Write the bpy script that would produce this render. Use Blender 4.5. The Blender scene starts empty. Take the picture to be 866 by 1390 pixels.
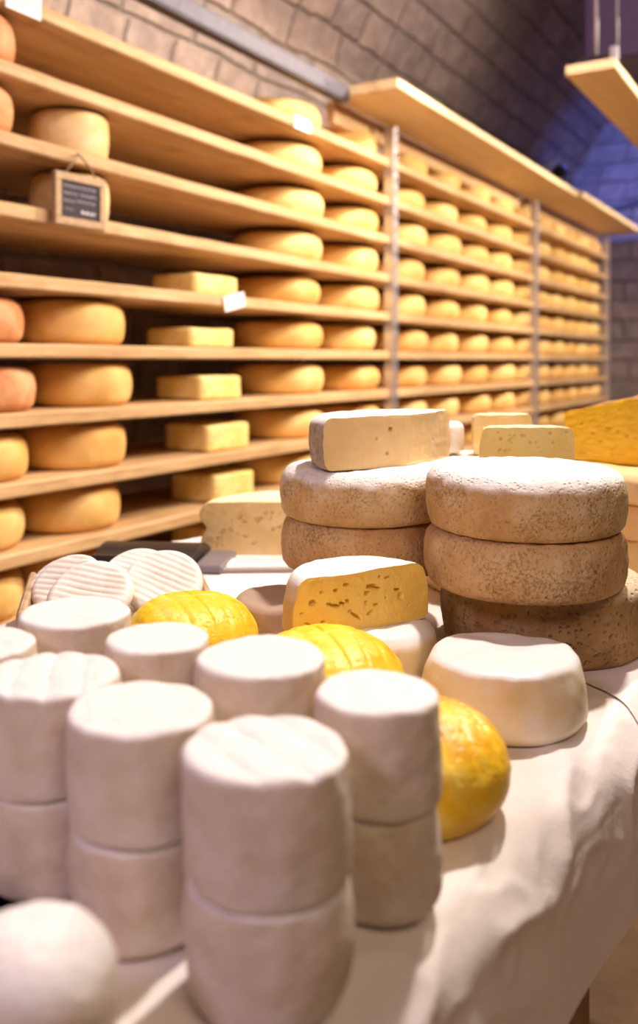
import bpy, math, random
from mathutils import Vector, Matrix, noise
random.seed(7)
PI = math.pi
C = bpy.context.scene.collection
YAW = math.atan((1150-433)/1200.0)          # camera turned this far left of the rack direction
S_, C_ = math.sin(YAW), math.cos(YAW)
CZ = 1.15                                    # camera height
TZ = -0.34                                   # table top relative to the camera

def P(r, d, z=0.0):
    """r metres to the right, d metres ahead, z above the lens -> world"""
    return Vector((r*C_-d*S_, r*S_+d*C_, CZ+z))

# ------------------------------------------------------------------ objects
def mesh_obj(name, verts, faces, mat, parent=None, smooth=True, uvs=None):
    me = bpy.data.meshes.new(name)
    me.from_pydata([tuple(v) for v in verts], [], faces)
    if uvs:
        ul = me.uv_layers.new(name='UVMap')
        for lo in me.loops:
            ul.data[lo.index].uv = uvs[lo.vertex_index]
    me.materials.append(mat)
    if smooth:
        me.polygons.foreach_set('use_smooth', [True]*len(me.polygons))
    me.update()
    o = bpy.data.objects.new(name, me)
    C.objects.link(o)
    if parent: o.parent = parent
    return o

def tag(o, label=None, cat=None, group=None, kind=None):
    if label: o['label'] = label
    if cat: o['category'] = cat
    if group: o['group'] = group
    if kind: o['kind'] = kind
    return o

def empty(name, loc, rot=(0,0,0)):
    o = bpy.data.objects.new(name, None)
    o.empty_display_size = .05
    o.location = loc; o.rotation_euler = rot
    C.objects.link(o)
    return o

def copy_tree(o, loc, rotz=0, scale=1):
    c = o.copy(); C.objects.link(c)
    for k in ('label', 'group'):
        if k in c: del c[k]
    c.location = loc; c.rotation_euler = (0, 0, rotz); c.scale = (scale,)*3
    for ch in o.children:
        d = ch.copy(); C.objects.link(d); d.parent = c
    return c

class MB:
    def __init__(s): s.v = []; s.f = []
    def box(s, x0, x1, y0, y1, z0, z1, M=None, bev=0.0):
        b = min(bev, (x1-x0)*.45, (y1-y0)*.45, (z1-z0)*.45)
        n = len(s.v)
        if b <= 0:
            p = [(x, y, z) for z in (z0, z1) for y in (y0, y1) for x in (x0, x1)]
            f = [(0,2,3,1), (4,5,7,6), (0,1,5,4), (2,6,7,3), (0,4,6,2), (1,3,7,5)]
        else:
            p = []; idx = {}
            X = (x0, x1); Y = (y0, y1); Z = (z0, z1)
            for i in (0,1):
                for j in (0,1):
                    for k in (0,1):
                        sx = b if i == 0 else -b; sy = b if j == 0 else -b; sz = b if k == 0 else -b
                        idx[i,j,k,0] = len(p); p.append((X[i], Y[j]+sy, Z[k]+sz))
                        idx[i,j,k,1] = len(p); p.append((X[i]+sx, Y[j], Z[k]+sz))
                        idx[i,j,k,2] = len(p); p.append((X[i]+sx, Y[j]+sy, Z[k]))
            f = []
            g = lambda i,j,k,a: idx[i,j,k,a]
            f.append((g(0,0,0,0), g(0,0,1,0), g(0,1,1,0), g(0,1,0,0)))
            f.append((g(1,0,0,0), g(1,1,0,0), g(1,1,1,0), g(1,0,1,0)))
            f.append((g(0,0,0,1), g(1,0,0,1), g(1,0,1,1), g(0,0,1,1)))
            f.append((g(0,1,0,1), g(0,1,1,1), g(1,1,1,1), g(1,1,0,1)))
            f.append((g(0,0,0,2), g(0,1,0,2), g(1,1,0,2), g(1,0,0,2)))
            f.append((g(0,0,1,2), g(1,0,1,2), g(1,1,1,2), g(0,1,1,2)))
            for i in (0,1):
                for j in (0,1):
                    q = (g(i,j,0,0), g(i,j,0,1), g(i,j,1,1), g(i,j,1,0)); f.append(q if (i==j) else q[::-1])
            for i in (0,1):
                for k in (0,1):
                    q = (g(i,0,k,0), g(i,1,k,0), g(i,1,k,2), g(i,0,k,2)); f.append(q if (i==k) else q[::-1])
            for j in (0,1):
                for k in (0,1):
                    q = (g(0,j,k,1), g(0,j,k,2), g(1,j,k,2), g(1,j,k,1)); f.append(q if (j==k) else q[::-1])
            for i in (0,1):
                for j in (0,1):
                    for k in (0,1):
                        q = (g(i,j,k,0), g(i,j,k,1), g(i,j,k,2)); f.append(q if (i+j+k)%2 == 1 else q[::-1])
        if M is not None: p = [tuple(M @ Vector(q)) for q in p]
        s.v += p; s.f += [tuple(a+n for a in q) for q in f]
        return s
    def tube(s, pts, rad, seg=10, rads=None):
        n = len(s.v); pts = [Vector(p) for p in pts]
        for i, p in enumerate(pts):
            t = (pts[min(i+1, len(pts)-1)]-pts[max(i-1, 0)]).normalized()
            a = t.orthogonal().normalized() if i == 0 else (a0 - t*a0.dot(t)).normalized()
            a0 = a; b = t.cross(a)
            rr = rads[i] if rads else rad
            for k in range(seg):
                w = 2*PI*k/seg
                s.v.append(tuple(p+(a*math.cos(w)+b*math.sin(w))*rr))
        for i in range(len(pts)-1):
            for k in range(seg):
                k2 = (k+1) % seg
                s.f.append((n+i*seg+k, n+i*seg+k2, n+(i+1)*seg+k2, n+(i+1)*seg+k))
        s.f.append(tuple(n+k for k in range(seg))[::-1])
        s.f.append(tuple(n+(len(pts)-1)*seg+k for k in range(seg)))
        return s
    def build(s, name, mat, parent=None, smooth=False):
        return mesh_obj(name, s.v, s.f, mat, parent, smooth)

# ------------------------------------------------------------------ profiles and lathes
def prof(R, H, cb=.008, ct=.008, bulge=0.0, Rt=None, nt=8, ns=12, nb=5, dome=0.0, waist=0.0):
    Rt = R if Rt is None else Rt
    def rad(f): return R+(Rt-R)*f+bulge*math.sin(PI*f)-waist*math.exp(-((f-.5)/.16)**2)
    pts = [(0.0, 0.0)]
    r0 = rad(0)-cb
    for i in range(1, nb+1): pts.append((r0*i/nb, 0.0))
    for i in range(1, 6):
        a = PI/2*i/6
        pts.append((rad(cb/H*(1-math.cos(a)))-cb+cb*math.sin(a), cb*(1-math.cos(a))))
    for i in range(ns+1):
        z = cb+(H-ct-cb)*i/ns
        pts.append((rad(z/H), z))
    r1 = rad(1)-ct
    for i in range(1, 7):
        a = PI/2*i/6
        z = H-ct+ct*math.sin(a)
        pts.append((rad(z/H)-ct+ct*math.cos(a), z))
    for i in range(nt-1, 0, -1):
        f = i/nt
        pts.append((r1*f, H+dome*(1-f*f)))
    pts.append((0.0, H+dome))
    return pts

def nz(p, s): return noise.noise(Vector(p)*s)

def lathe(name, pr, mat, parent=None, seg=72, disp=None, loc=None):
    v = [(0, 0, pr[0][1])]; f = []
    inner = pr[1:-1]
    for r, z in inner:
        for k in range(seg):
            a = 2*PI*k/seg
            v.append((r*math.cos(a), r*math.sin(a), z))
    v.append((0, 0, pr[-1][1])); top = len(v)-1
    for k in range(seg):
        k2 = (k+1) % seg
        f.append((0, 1+k2, 1+k))
        for i in range(len(inner)-1):
            a = 1+i*seg
            f.append((a+k, a+k2, a+seg+k2, a+seg+k))
        a = 1+(len(inner)-1)*seg
        f.append((a+k, a+k2, top))
    if disp: v = [disp(Vector(q)) for q in v]
    return mesh_obj(name, v, f, mat, parent)

def wob(amp, freq, seed, H=None, ridge=None, fine=0.0, ffreq=60, lean=(0,0), undul=0.0):
    """hand-made unevenness; the base stays flat so it can stand"""
    sv = Vector((seed*3.17, seed*1.31, seed*.77))
    def f(p):
        k = min(1.0, p.z/.012) if H else 1.0
        n = noise.noise_vector(p*freq+sv)
        q = p+Vector((n.x, n.y, n.z*k*.8))*amp
        if fine:
            n = noise.noise_vector(p*ffreq+sv)
            q += Vector((n.x, n.y, n.z*k))*fine
        if H:
            q.x += lean[0]*p.z/H; q.y += lean[1]*p.z/H
            if p.z > H*.6 and undul:
                q.z += undul*noise.noise(p*22+sv)
            if ridge:
                a, pit, ang = ridge
                w = (p.z-H*.72)/(H*.28)
                if w > 0:
                    t = p.x*math.cos(ang)+p.y*math.sin(ang)+.002*noise.noise(p*30+sv)
                    q.z += a*min(1, w)*(abs(math.sin(PI*t/pit))**.6-.6)
            q.z = max(q.z, 0.0)
        return q
    return f

def wedge(name, r, d, z, pr, a0, a1, rind, paste, label, cat, group=None, holes=(), holes2=(), seg=40, disp=None,
          sag=None, nface=(110, 56), rough=.0006, kind='rind'):
    """sector of a wheel from angle a0 to a1 (degrees, 0 = right of the viewer, 90 = away), with its two cut faces"""
    root = empty(name, P(r, d, z), (0, 0, YAW))
    tag(root, label, cat, group)
    A0, A1 = math.radians(a0), math.radians(a1)
    sg = (lambda q: q) if sag is None else sag
    D = disp or (lambda q: q)
    v = []; f = []
    n = len(pr)
    for k in range(seg+1):
        a = A0+(A1-A0)*k/seg
        for rr, zz in pr:
            v.append(sg(D(Vector((rr*math.cos(a), rr*math.sin(a), zz)))))
    for k in range(seg):
        for i in range(n-1):
            f.append((k*n+i, (k+1)*n+i, (k+1)*n+i+1, k*n+i+1))
    rd = mesh_obj('rind', v, f, rind, root)
    H = max(z_ for _, z_ in pr)
    nu, nv = nface
    for ang, hs, sgn in ((A0, holes, 1), (A1, holes2, -1)):
        dirv = Vector((math.cos(ang), math.sin(ang), 0))
        nrm = Vector((math.sin(ang), -math.cos(ang), 0))*sgn
        Rm = max(q[0] for q in pr)
        # the outer outline of the face: profile radius as a function of height
        side = [q for q in pr if q[0] > Rm*.5]
        vv = []; ff = []
        # sample along profile: param j along the profile, i from axis outward
        zs = []
        for j in range(nv+1):
            t = j/nv
            zz = H*(t*t*(3-2*t)*.35+t*.65)
            # radius at height zz, taken from the outermost crossing
            best = 0
            for q0, q1 in zip(pr[:-1], pr[1:]):
                lo, hi = min(q0[1], q1[1]), max(q0[1], q1[1])
                if lo-1e-9 <= zz <= hi+1e-9:
                    if hi-lo < 1e-9: rr = max(q0[0], q1[0])
                    else: rr = q0[0]+(q1[0]-q0[0])*(zz-q0[1])/(q1[1]-q0[1])
                    best = max(best, rr)
            zs.append((zz, best))
        for j, (zz, rm) in enumerate(zs):
            for i in range(nu+1):
                u = i/nu
                base = dirv*(rm*u)+Vector((0, 0, zz))
                q = sg(D(base.copy())) if (i == nu or j in (0, nv)) else sg(D(base.copy())*1.0)
                # keep the interior planar
                e = min(1.0, min(1-u, .5)*8, min(j, nv-j)/4)
                qb = sg(base.copy())
                q = q*(1-e)+qb*e
                dep = 0
                if 0 < i < nu and 0 < j < nv:
                    for (hu, hz, sa, sb, dp, tl) in hs:
                        du = rm*u-hu; dz = zz-hz
                        x = du*math.cos(tl)+dz*math.sin(tl); y = -du*math.sin(tl)+dz*math.cos(tl)
                        w = (x/sa)**2+(y/sb)**2+.55*noise.noise(Vector((x*260, y*260, hu*90)))
                        if w < 1.3: dep = max(dep, dp*min(1, (1.3-w)*2.0))
                    dep += rough*(noise.noise(Vector((rm*u*70, zz*110, a0)))+.5*noise.noise(Vector((rm*u*300, zz*300, a0))))
                vv.append(q-nrm*dep)
        W = nu+1
        for j in range(nv):
            for i in range(nu):
                q = (j*W+i, j*W+i+1, (j+1)*W+i+1, (j+1)*W+i)
                ff.append(q if sgn > 0 else q[::-1])
        mesh_obj('cut_face', vv, ff, paste, root)
    return root

# ------------------------------------------------------------------ materials
def newmat(name):
    m = bpy.data.materials.new(name); m.use_nodes = True
    nt = m.node_tree; nt.nodes.clear()
    out = nt.nodes.new('ShaderNodeOutputMaterial'); b = nt.nodes.new('ShaderNodeBsdfPrincipled')
    nt.links.new(b.outputs[0], out.inputs[0])
    return m, nt, b
def N(nt, t, **k):
    n = nt.nodes.new(t)
    for a, v in k.items():
        if a in n.inputs: n.inputs[a].default_value = v
        else: setattr(n, a, v)
    return n
def L(nt, a, b): nt.links.new(a, b)
def rgba(c): return (c[0], c[1], c[2], 1)
def srgb(r, g, b):
    f = lambda c: (c/255/12.92) if c/255 <= .04045 else ((c/255+.055)/1.055)**2.4
    return (f(r), f(g), f(b))
def ramp(nt, fac, stops, interp='LINEAR'):
    n = nt.nodes.new('ShaderNodeValToRGB'); n.color_ramp.interpolation = interp
    e = n.color_ramp.elements
    while len(e) < len(stops): e.new(.5)
    for x, (p, c) in zip(e, stops): x.position = p; x.color = rgba(c) if len(c) == 3 else c
    L(nt, fac, n.inputs[0]); return n
def mix(nt, fac, a, b, mode='MIX'):
    n = nt.nodes.new('ShaderNodeMix'); n.data_type = 'RGBA'; n.blend_type = mode
    for s, v in ((n.inputs[0], fac), (n.inputs[6], a), (n.inputs[7], b)):
        if hasattr(v, 'is_linked'): L(nt, v, s)
        elif isinstance(v, (int, float)): s.default_value = v
        else: s.default_value = rgba(v)
    return n.outputs[2]
def coords(nt, scale=(1,1,1), kind='Object'):
    tc = nt.nodes.new('ShaderNodeTexCoord'); mp = nt.nodes.new('ShaderNodeMapping')
    mp.inputs['Scale'].default_value = scale
    L(nt, tc.outputs[kind], mp.inputs[0]); return mp.outputs[0]
def noi(nt, vec, scale, detail=4, rough=.6, dist=0):
    n = N(nt, 'ShaderNodeTexNoise', Scale=scale, Detail=detail, Roughness=rough, Distortion=dist)
    L(nt, vec, n.inputs['Vector']); return n.outputs[0]
def bump(nt, b, h, strength, dist):
    n = N(nt, 'ShaderNodeBump', Strength=strength, Distance=dist)
    L(nt, h, n.inputs['Height']); L(nt, n.outputs[0], b.inputs['Normal']); return n

BLK, WHT = (0,0,0), (1,1,1)
def cheese_mat(name, cols, scale=14, rough=.6, sss=.12, spec=None, speck=None, spscale=160, spamt=.8, bs=60, bstr=.5, bdist=.002,
               top=None, pits=0, pitscale=180, stretch=(1,1,1), squeeze=None):
    m, nt, b = newmat(name)
    v = coords(nt, stretch)
    n1 = noi(nt, v, scale, 5, .6, .4)
    k = len(cols)
    col = ramp(nt, n1, [(.32+.36*i/(k-1), c) for i, c in enumerate(cols)]).outputs[0]
    if speck:
        big = noi(nt, v, scale*1.3, 2); fine = noi(nt, v, spscale, 3, .7)
        mu = N(nt, 'ShaderNodeMath', operation='MULTIPLY'); L(nt, ramp(nt, big, [(.2, (.35,)*3), (.8, (.75,)*3)]).outputs[0], mu.inputs[0]); L(nt, fine, mu.inputs[1])
        f = ramp(nt, mu.outputs[0], [(.30, BLK), (.40, (spamt,)*3)]).outputs[0]
        col = mix(nt, f, col, speck)
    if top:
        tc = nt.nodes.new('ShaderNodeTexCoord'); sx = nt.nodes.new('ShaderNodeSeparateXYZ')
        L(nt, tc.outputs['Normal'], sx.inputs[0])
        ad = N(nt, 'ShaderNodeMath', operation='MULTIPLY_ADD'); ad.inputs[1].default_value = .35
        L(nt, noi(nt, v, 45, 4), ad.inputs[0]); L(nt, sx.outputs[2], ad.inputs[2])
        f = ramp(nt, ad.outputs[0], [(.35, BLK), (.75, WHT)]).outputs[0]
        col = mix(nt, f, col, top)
    L(nt, col, b.inputs['Base Color'])
    b.inputs['Roughness'].default_value = rough
    if sss:
        b.inputs['Subsurface Weight'].default_value = sss
        b.inputs['Subsurface Radius'].default_value = (1, .6, .3)
        b.inputs['Subsurface Scale'].default_value = .006
    if spec is not None: b.inputs['Specular IOR Level'].default_value = spec
    h = noi(nt, v, bs, 6, .65)
    if pits:
        vo = N(nt, 'ShaderNodeTexVoronoi', Scale=pitscale); L(nt, v, vo.inputs['Vector'])
        pr_ = ramp(nt, vo.outputs['Distance'], [(.0, BLK), (.4, WHT)]).outputs[0]
        h = mix(nt, pits, h, pr_)
    bump(nt, b, h, bstr, bdist)
    return m

M = {}
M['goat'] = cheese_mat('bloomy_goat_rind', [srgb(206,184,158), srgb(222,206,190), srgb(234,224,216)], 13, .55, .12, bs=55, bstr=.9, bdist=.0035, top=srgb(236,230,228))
M['goat2'] = cheese_mat('aged_goat_rind', [srgb(208,186,160), srgb(224,208,192), srgb(232,222,212)], 12, .6, .12, bs=80, bstr=.6, bdist=.003)
M['fan'] = cheese_mat('ridged_white_rind', [srgb(222,208,192), srgb(236,226,216), srgb(242,236,230)], 20, .6, .12, bs=90, bstr=.4, bdist=.0015)
M['yellow'] = cheese_mat('yellow_washed_rind', [srgb(240,180,24), srgb(250,208,40), srgb(252,218,70), srgb(252,228,120)], 26, .42, .12, bs=60, bstr=.55, bdist=.003, pits=.3, pitscale=150)
M['orange'] = cheese_mat('orange_washed_rind', [srgb(214,136,24), srgb(238,172,28), srgb(248,200,44), srgb(252,220,100)], 17, .4, .12, bs=55, bstr=.6, bdist=.003, pits=.25, pitscale=140)
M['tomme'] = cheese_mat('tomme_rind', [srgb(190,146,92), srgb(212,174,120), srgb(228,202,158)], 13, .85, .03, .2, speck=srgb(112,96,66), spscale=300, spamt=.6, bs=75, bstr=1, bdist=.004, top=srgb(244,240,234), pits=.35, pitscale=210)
M['tomme2'] = cheese_mat('tan_tomme_rind', [srgb(186,140,88), srgb(206,166,114), srgb(222,192,146)], 11, .85, .03, .2, speck=srgb(104,86,58), spscale=280, spamt=.55, bs=70, bstr=1, bdist=.0035, pits=.4, pitscale=170)
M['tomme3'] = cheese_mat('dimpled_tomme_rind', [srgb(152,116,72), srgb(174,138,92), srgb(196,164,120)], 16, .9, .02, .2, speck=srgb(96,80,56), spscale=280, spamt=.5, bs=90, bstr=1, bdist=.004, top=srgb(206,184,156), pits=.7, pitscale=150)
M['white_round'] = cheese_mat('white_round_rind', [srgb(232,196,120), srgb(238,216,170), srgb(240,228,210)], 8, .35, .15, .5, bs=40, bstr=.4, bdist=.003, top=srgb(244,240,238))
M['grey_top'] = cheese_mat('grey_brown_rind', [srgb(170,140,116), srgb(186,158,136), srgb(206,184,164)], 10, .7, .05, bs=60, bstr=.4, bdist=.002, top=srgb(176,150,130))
M['wheel'] = cheese_mat('golden_wheel_rind', [srgb(226,178,104), srgb(238,198,122), srgb(246,214,146)], 7, .6, .06, .3, bs=30, bstr=.3, bdist=.003)
M['wheel_b'] = cheese_mat('deep_golden_wheel_rind', [srgb(214,160,84), srgb(228,180,104), srgb(240,200,130)], 8, .65, .06, .3, bs=30, bstr=.35, bdist=.003)
M['red'] = cheese_mat('reddish_wheel_rind', [srgb(176,100,58), srgb(206,140,92), srgb(222,172,126)], 9, .65, .05, .3, bs=30, bstr=.4, bdist=.003)
M['block'] = cheese_mat('yellow_block_rind', [srgb(234,196,104), srgb(242,212,130), srgb(248,224,156)], 10, .5, .1, .4, bs=40, bstr=.3, bdist=.002, speck=srgb(190,130,50), spscale=60, spamt=.5)
M['drum'] = cheese_mat('pale_drum_rind', [srgb(206,166,104), srgb(222,188,130), srgb(236,212,166)], 12, .6, .08, .4, bs=60, bstr=.4, bdist=.003)
def paste(name, cols, rough=.4, sss=.25, bs=90, bstr=.25):
    return cheese_mat(name, cols, 12, rough, sss, .5, bs=bs, bstr=bstr, bdist=.001)
M['paste_cream'] = paste('cream_paste', [srgb(232,196,134), srgb(238,206,150), srgb(242,216,168)], bs=50, bstr=.15)
M['paste_orange'] = paste('golden_paste', [srgb(238,196,92), srgb(244,208,108), srgb(248,218,130)])
M['paste_yellow'] = paste('yellow_paste', [srgb(244,218,130), srgb(248,226,148), srgb(250,232,164)])
M['paste_pale'] = paste('pale_holey_paste', [srgb(226,192,122), srgb(234,206,144), srgb(240,216,160)])
M['paste_deep'] = paste('deep_yellow_paste', [srgb(222,174,22), srgb(232,188,30), srgb(240,200,48)])
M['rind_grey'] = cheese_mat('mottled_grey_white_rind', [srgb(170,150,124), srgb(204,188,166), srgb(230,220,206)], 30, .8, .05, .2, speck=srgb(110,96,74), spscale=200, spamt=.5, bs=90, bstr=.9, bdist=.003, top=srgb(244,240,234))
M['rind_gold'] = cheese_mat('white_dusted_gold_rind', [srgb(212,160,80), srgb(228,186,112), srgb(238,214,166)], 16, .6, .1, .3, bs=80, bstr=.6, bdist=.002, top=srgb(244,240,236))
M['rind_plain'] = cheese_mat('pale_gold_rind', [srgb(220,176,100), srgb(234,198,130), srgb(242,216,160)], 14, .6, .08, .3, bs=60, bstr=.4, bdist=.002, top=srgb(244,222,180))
M['rind_brown'] = cheese_mat('wrinkled_brown_rind', [srgb(112,72,34), srgb(150,104,54), srgb(186,142,88)], 24, .8, .02, .2, bs=60, bstr=1, bdist=.004)
M['layer'] = cheese_mat('smooth_tan_rind', [srgb(226,180,116), srgb(236,198,138), srgb(242,212,160)], 8, .6, .08, .3, bs=40, bstr=.3, bdist=.002)

def wood(name, c0, c1, c2, axis=1, scale=1.0, rough=.65):
    m, nt, b = newmat(name)
    st = [14, 14, 14]; st[axis] = 1.1
    v = coords(nt, tuple(x*scale for x in st), 'Object')
    oi = nt.nodes.new('ShaderNodeObjectInfo')
    ad = N(nt, 'ShaderNodeVectorMath', operation='ADD'); L(nt, v, ad.inputs[0])
    mu = N(nt, 'ShaderNodeVectorMath', operation='SCALE'); mu.inputs['Scale'].default_value = 37
    L(nt, oi.outputs['Random'], mu.inputs[0]); L(nt, mu.outputs[0], ad.inputs[1])
    n1 = noi(nt, ad.outputs[0], 1.2, 5, .6, 1.2); n2 = noi(nt, ad.outputs[0], 6, 3, .7)
    c = ramp(nt, n1, [(.3, c0), (.5, c1), (.7, c2)]).outputs[0]
    c = mix(nt, .35, c, ramp(nt, n2, [(.35, c0), (.65, c2)]).outputs[0])
    # knots and old damp stains
    v2 = coords(nt, (3.2, 3.2, 3.2)); n3 = noi(nt, v2, 2.2, 2)
    f = ramp(nt, n3, [(.62, BLK), (.74, (.45,)*3)]).outputs[0]
    c = mix(nt, f, c, tuple(x*.6 for x in c0))
    L(nt, c, b.inputs['Base Color']); b.inputs['Roughness'].default_value = rough
    bump(nt, b, n2, .25, .002)
    return m
M['shelf'] = wood('spruce_shelf_board', srgb(172,130,84), srgb(200,160,110), srgb(220,188,142))
M['pale_wood'] = wood('pale_planed_board', srgb(226,194,140), srgb(236,208,160), srgb(242,220,180), rough=.5)
M['dark_wood'] = wood('dark_frame_wood', srgb(110,80,50), srgb(136,102,66), srgb(160,126,86), axis=0)
M['tray'] = wood('tray_wood', srgb(150,118,88), srgb(176,144,112), srgb(196,166,136), axis=0)
M['sign_frame'] = wood('sign_frame_wood', srgb(160,128,92), srgb(184,152,114), srgb(204,176,138), axis=0, scale=3)

def metal(name, col, rough, noise_s=40):
    m, nt, b = newmat(name)
    v = coords(nt, (1,1,1)); n = noi(nt, v, noise_s, 4)
    L(nt, ramp(nt, n, [(.3, tuple(x*.8 for x in col)), (.7, col)]).outputs[0], b.inputs['Base Color'])
    b.inputs['Metallic'].default_value = .75; b.inputs['Roughness'].default_value = rough
    bump(nt, b, n, .08, .001)
    return m
M['steel'] = metal('galvanised_steel', srgb(205,200,205), .38)
M['rail'] = metal('dull_grey_rail_steel', srgb(96,92,102), .6)
M['pipe'] = metal('grey_conduit', srgb(140,138,150), .5)
def plain(name, col, rough=.5, emit=None, estr=0, spec=None, noisy=.06):
    m, nt, b = newmat(name)
    v = coords(nt, (1,1,1)); n = noi(nt, v, 30, 3)
    L(nt, ramp(nt, n, [(.3, tuple(x*(1-noisy) for x in col)), (.7, tuple(min(1, x*(1+noisy)) for x in col))]).outputs[0], b.inputs['Base Color'])
    b.inputs['Roughness'].default_value = rough
    if spec is not None: b.inputs['Specular IOR Level'].default_value = spec
    if emit:
        b.inputs['Emission Color'].default_value = rgba(emit); b.inputs['Emission Strength'].default_value = estr
    return m
M['black'] = plain('black_plastic', srgb(34,30,32), .35)
M['grey_plastic'] = plain('grey_plate', srgb(120,112,116), .35)
M['slate'] = plain('chalkboard', srgb(40,32,38), .7)
M['chalk'] = plain('chalk', srgb(200,190,210), .9)
M['chalk_b'] = plain('bright_chalk', srgb(245,240,250), .9)
M['paper'] = plain('white_paper', srgb(240,238,240), .7, noisy=.02)
M['ink'] = plain('grey_print', srgb(120,112,120), .8)
M['string'] = plain('hemp_string', srgb(150,122,94), .9)
M['board'] = plain('grey_board', srgb(168,154,146), .5)
M['purple'] = plain('dark_purple_panel', srgb(44,22,56), .6)
M['blue_glass'] = plain('lit_blue_lens', srgb(40,60,220), .3, emit=(.05, .16, 1.0), estr=9)
M['white_plastic'] = plain('white_plastic', srgb(235,232,236), .4)

def cloth_mat():
    m, nt, b = newmat('white_paper_cloth')
    v = coords(nt, (1,1,1))
    n = noi(nt, v, 6, 5); n2 = noi(nt, v, 400, 2)
    L(nt, ramp(nt, n, [(.3, srgb(228,216,212)), (.7, srgb(240,232,228))]).outputs[0], b.inputs['Base Color'])
    b.inputs['Roughness'].default_value = .5
    h = mix(nt, .2, noi(nt, v, 28, 4, .6, .6), n2)
    bump(nt, b, h, .35, .004)
    return m
M['cloth'] = cloth_mat()

def stone_mat():
    m, nt, b = newmat('rough_stone_masonry')
    v = coords(nt, (1,1,1), 'UV')
    nv = N(nt, 'ShaderNodeTexNoise', Scale=1.6, Detail=3); L(nt, v, nv.inputs['Vector'])
    sub = N(nt, 'ShaderNodeVectorMath', operation='SUBTRACT'); L(nt, nv.outputs['Color'], sub.inputs[0]); sub.inputs[1].default_value = (.5,.5,.5)
    sc = N(nt, 'ShaderNodeVectorMath', operation='SCALE'); sc.inputs['Scale'].default_value = .06; L(nt, sub.outputs[0], sc.inputs[0])
    nv2 = N(nt, 'ShaderNodeTexNoise', Scale=14, Detail=4); L(nt, v, nv2.inputs['Vector'])
    sub2 = N(nt, 'ShaderNodeVectorMath', operation='SUBTRACT'); L(nt, nv2.outputs['Color'], sub2.inputs[0]); sub2.inputs[1].default_value = (.5,.5,.5)
    sc2 = N(nt, 'ShaderNodeVectorMath', operation='SCALE'); sc2.inputs['Scale'].default_value = .03; L(nt, sub2.outputs[0], sc2.inputs[0])
    ad = N(nt, 'ShaderNodeVectorMath', operation='ADD'); L(nt, v, ad.inputs[0]); L(nt, sc.outputs[0], ad.inputs[1])
    ad2 = N(nt, 'ShaderNodeVectorMath', operation='ADD'); L(nt, ad.outputs[0], ad2.inputs[0]); L(nt, sc2.outputs[0], ad2.inputs[1])
    def brick(w, h, off):
        bt = N(nt, 'ShaderNodeTexBrick', Scale=1.0)
        bt.inputs['Mortar Size'].default_value = .014; bt.inputs['Mortar Smooth'].default_value = 1.0
        bt.inputs['Brick Width'].default_value = w; bt.inputs['Row Height'].default_value = h
        bt.inputs['Color1'].default_value = (0,0,0,1); bt.inputs['Color2'].default_value = (1,1,1,1); bt.inputs['Mortar'].default_value = (.5,.5,.5,1)
        bt.offset = off; bt.squash = .65; bt.squash_frequency = 3
        L(nt, ad2.outputs[0], bt.inputs['Vector']); return bt
    bt = brick(.40, .165, .43)
    col = ramp(nt, bt.outputs['Color'], [(0, srgb(112,104,100)), (.3, srgb(150,134,122)), (.55, srgb(170,146,126)), (.8, srgb(134,124,118)), (1, srgb(186,160,140))]).outputs[0]
    n = noi(nt, v, 9, 8, .7)
    big = noi(nt, v, 1.3, 3, .6)
    col = mix(nt, ramp(nt, big, [(.4, BLK), (.7, (.55,)*3)]).outputs[0], col, srgb(112,100,94))
    col = mix(nt, .6, col, ramp(nt, n, [(.3, srgb(120,110,104)), (.55, srgb(176,156,144)), (.75, srgb(208,190,176))]).outputs[0])
    fm = N(nt, 'ShaderNodeMath', operation='MULTIPLY'); fm.inputs[1].default_value = .35
    L(nt, bt.outputs['Fac'], fm.inputs[0]); L(nt, fm.outputs[0], nt.nodes.new('NodeReroute').inputs[0])
    col = mix(nt, fm.outputs[0], col, srgb(104,92,84))
    L(nt, col, b.inputs['Base Color']); b.inputs['Roughness'].default_value = .9
    inv = N(nt, 'ShaderNodeMath', operation='SUBTRACT'); inv.inputs[0].default_value = 1.0; L(nt, bt.outputs['Fac'], inv.inputs[1])
    per = ramp(nt, bt.outputs['Color'], [(0, (.5,)*3), (1, (1,)*3)]).outputs[0]
    mu = N(nt, 'ShaderNodeMath', operation='MULTIPLY'); L(nt, inv.outputs[0], mu.inputs[0]); L(nt, per, mu.inputs[1])
    h = mix(nt, .45, mu.outputs[0], n)
    bump(nt, b, h, 1.0, .05)
    return m
M['stone'] = stone_mat()
def floor_mat():
    m, nt, b = newmat('brown_worn_floor')
    v = coords(nt, (1,1,1)); n = noi(nt, v, 5, 7, .7)
    L(nt, ramp(nt, n, [(.3, srgb(104,76,48)), (.7, srgb(146,112,76))]).outputs[0], b.inputs['Base Color'])
    b.inputs['Roughness'].default_value = .6; bump(nt, b, n, .3, .01)
    return m
M['floor'] = floor_mat()

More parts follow.
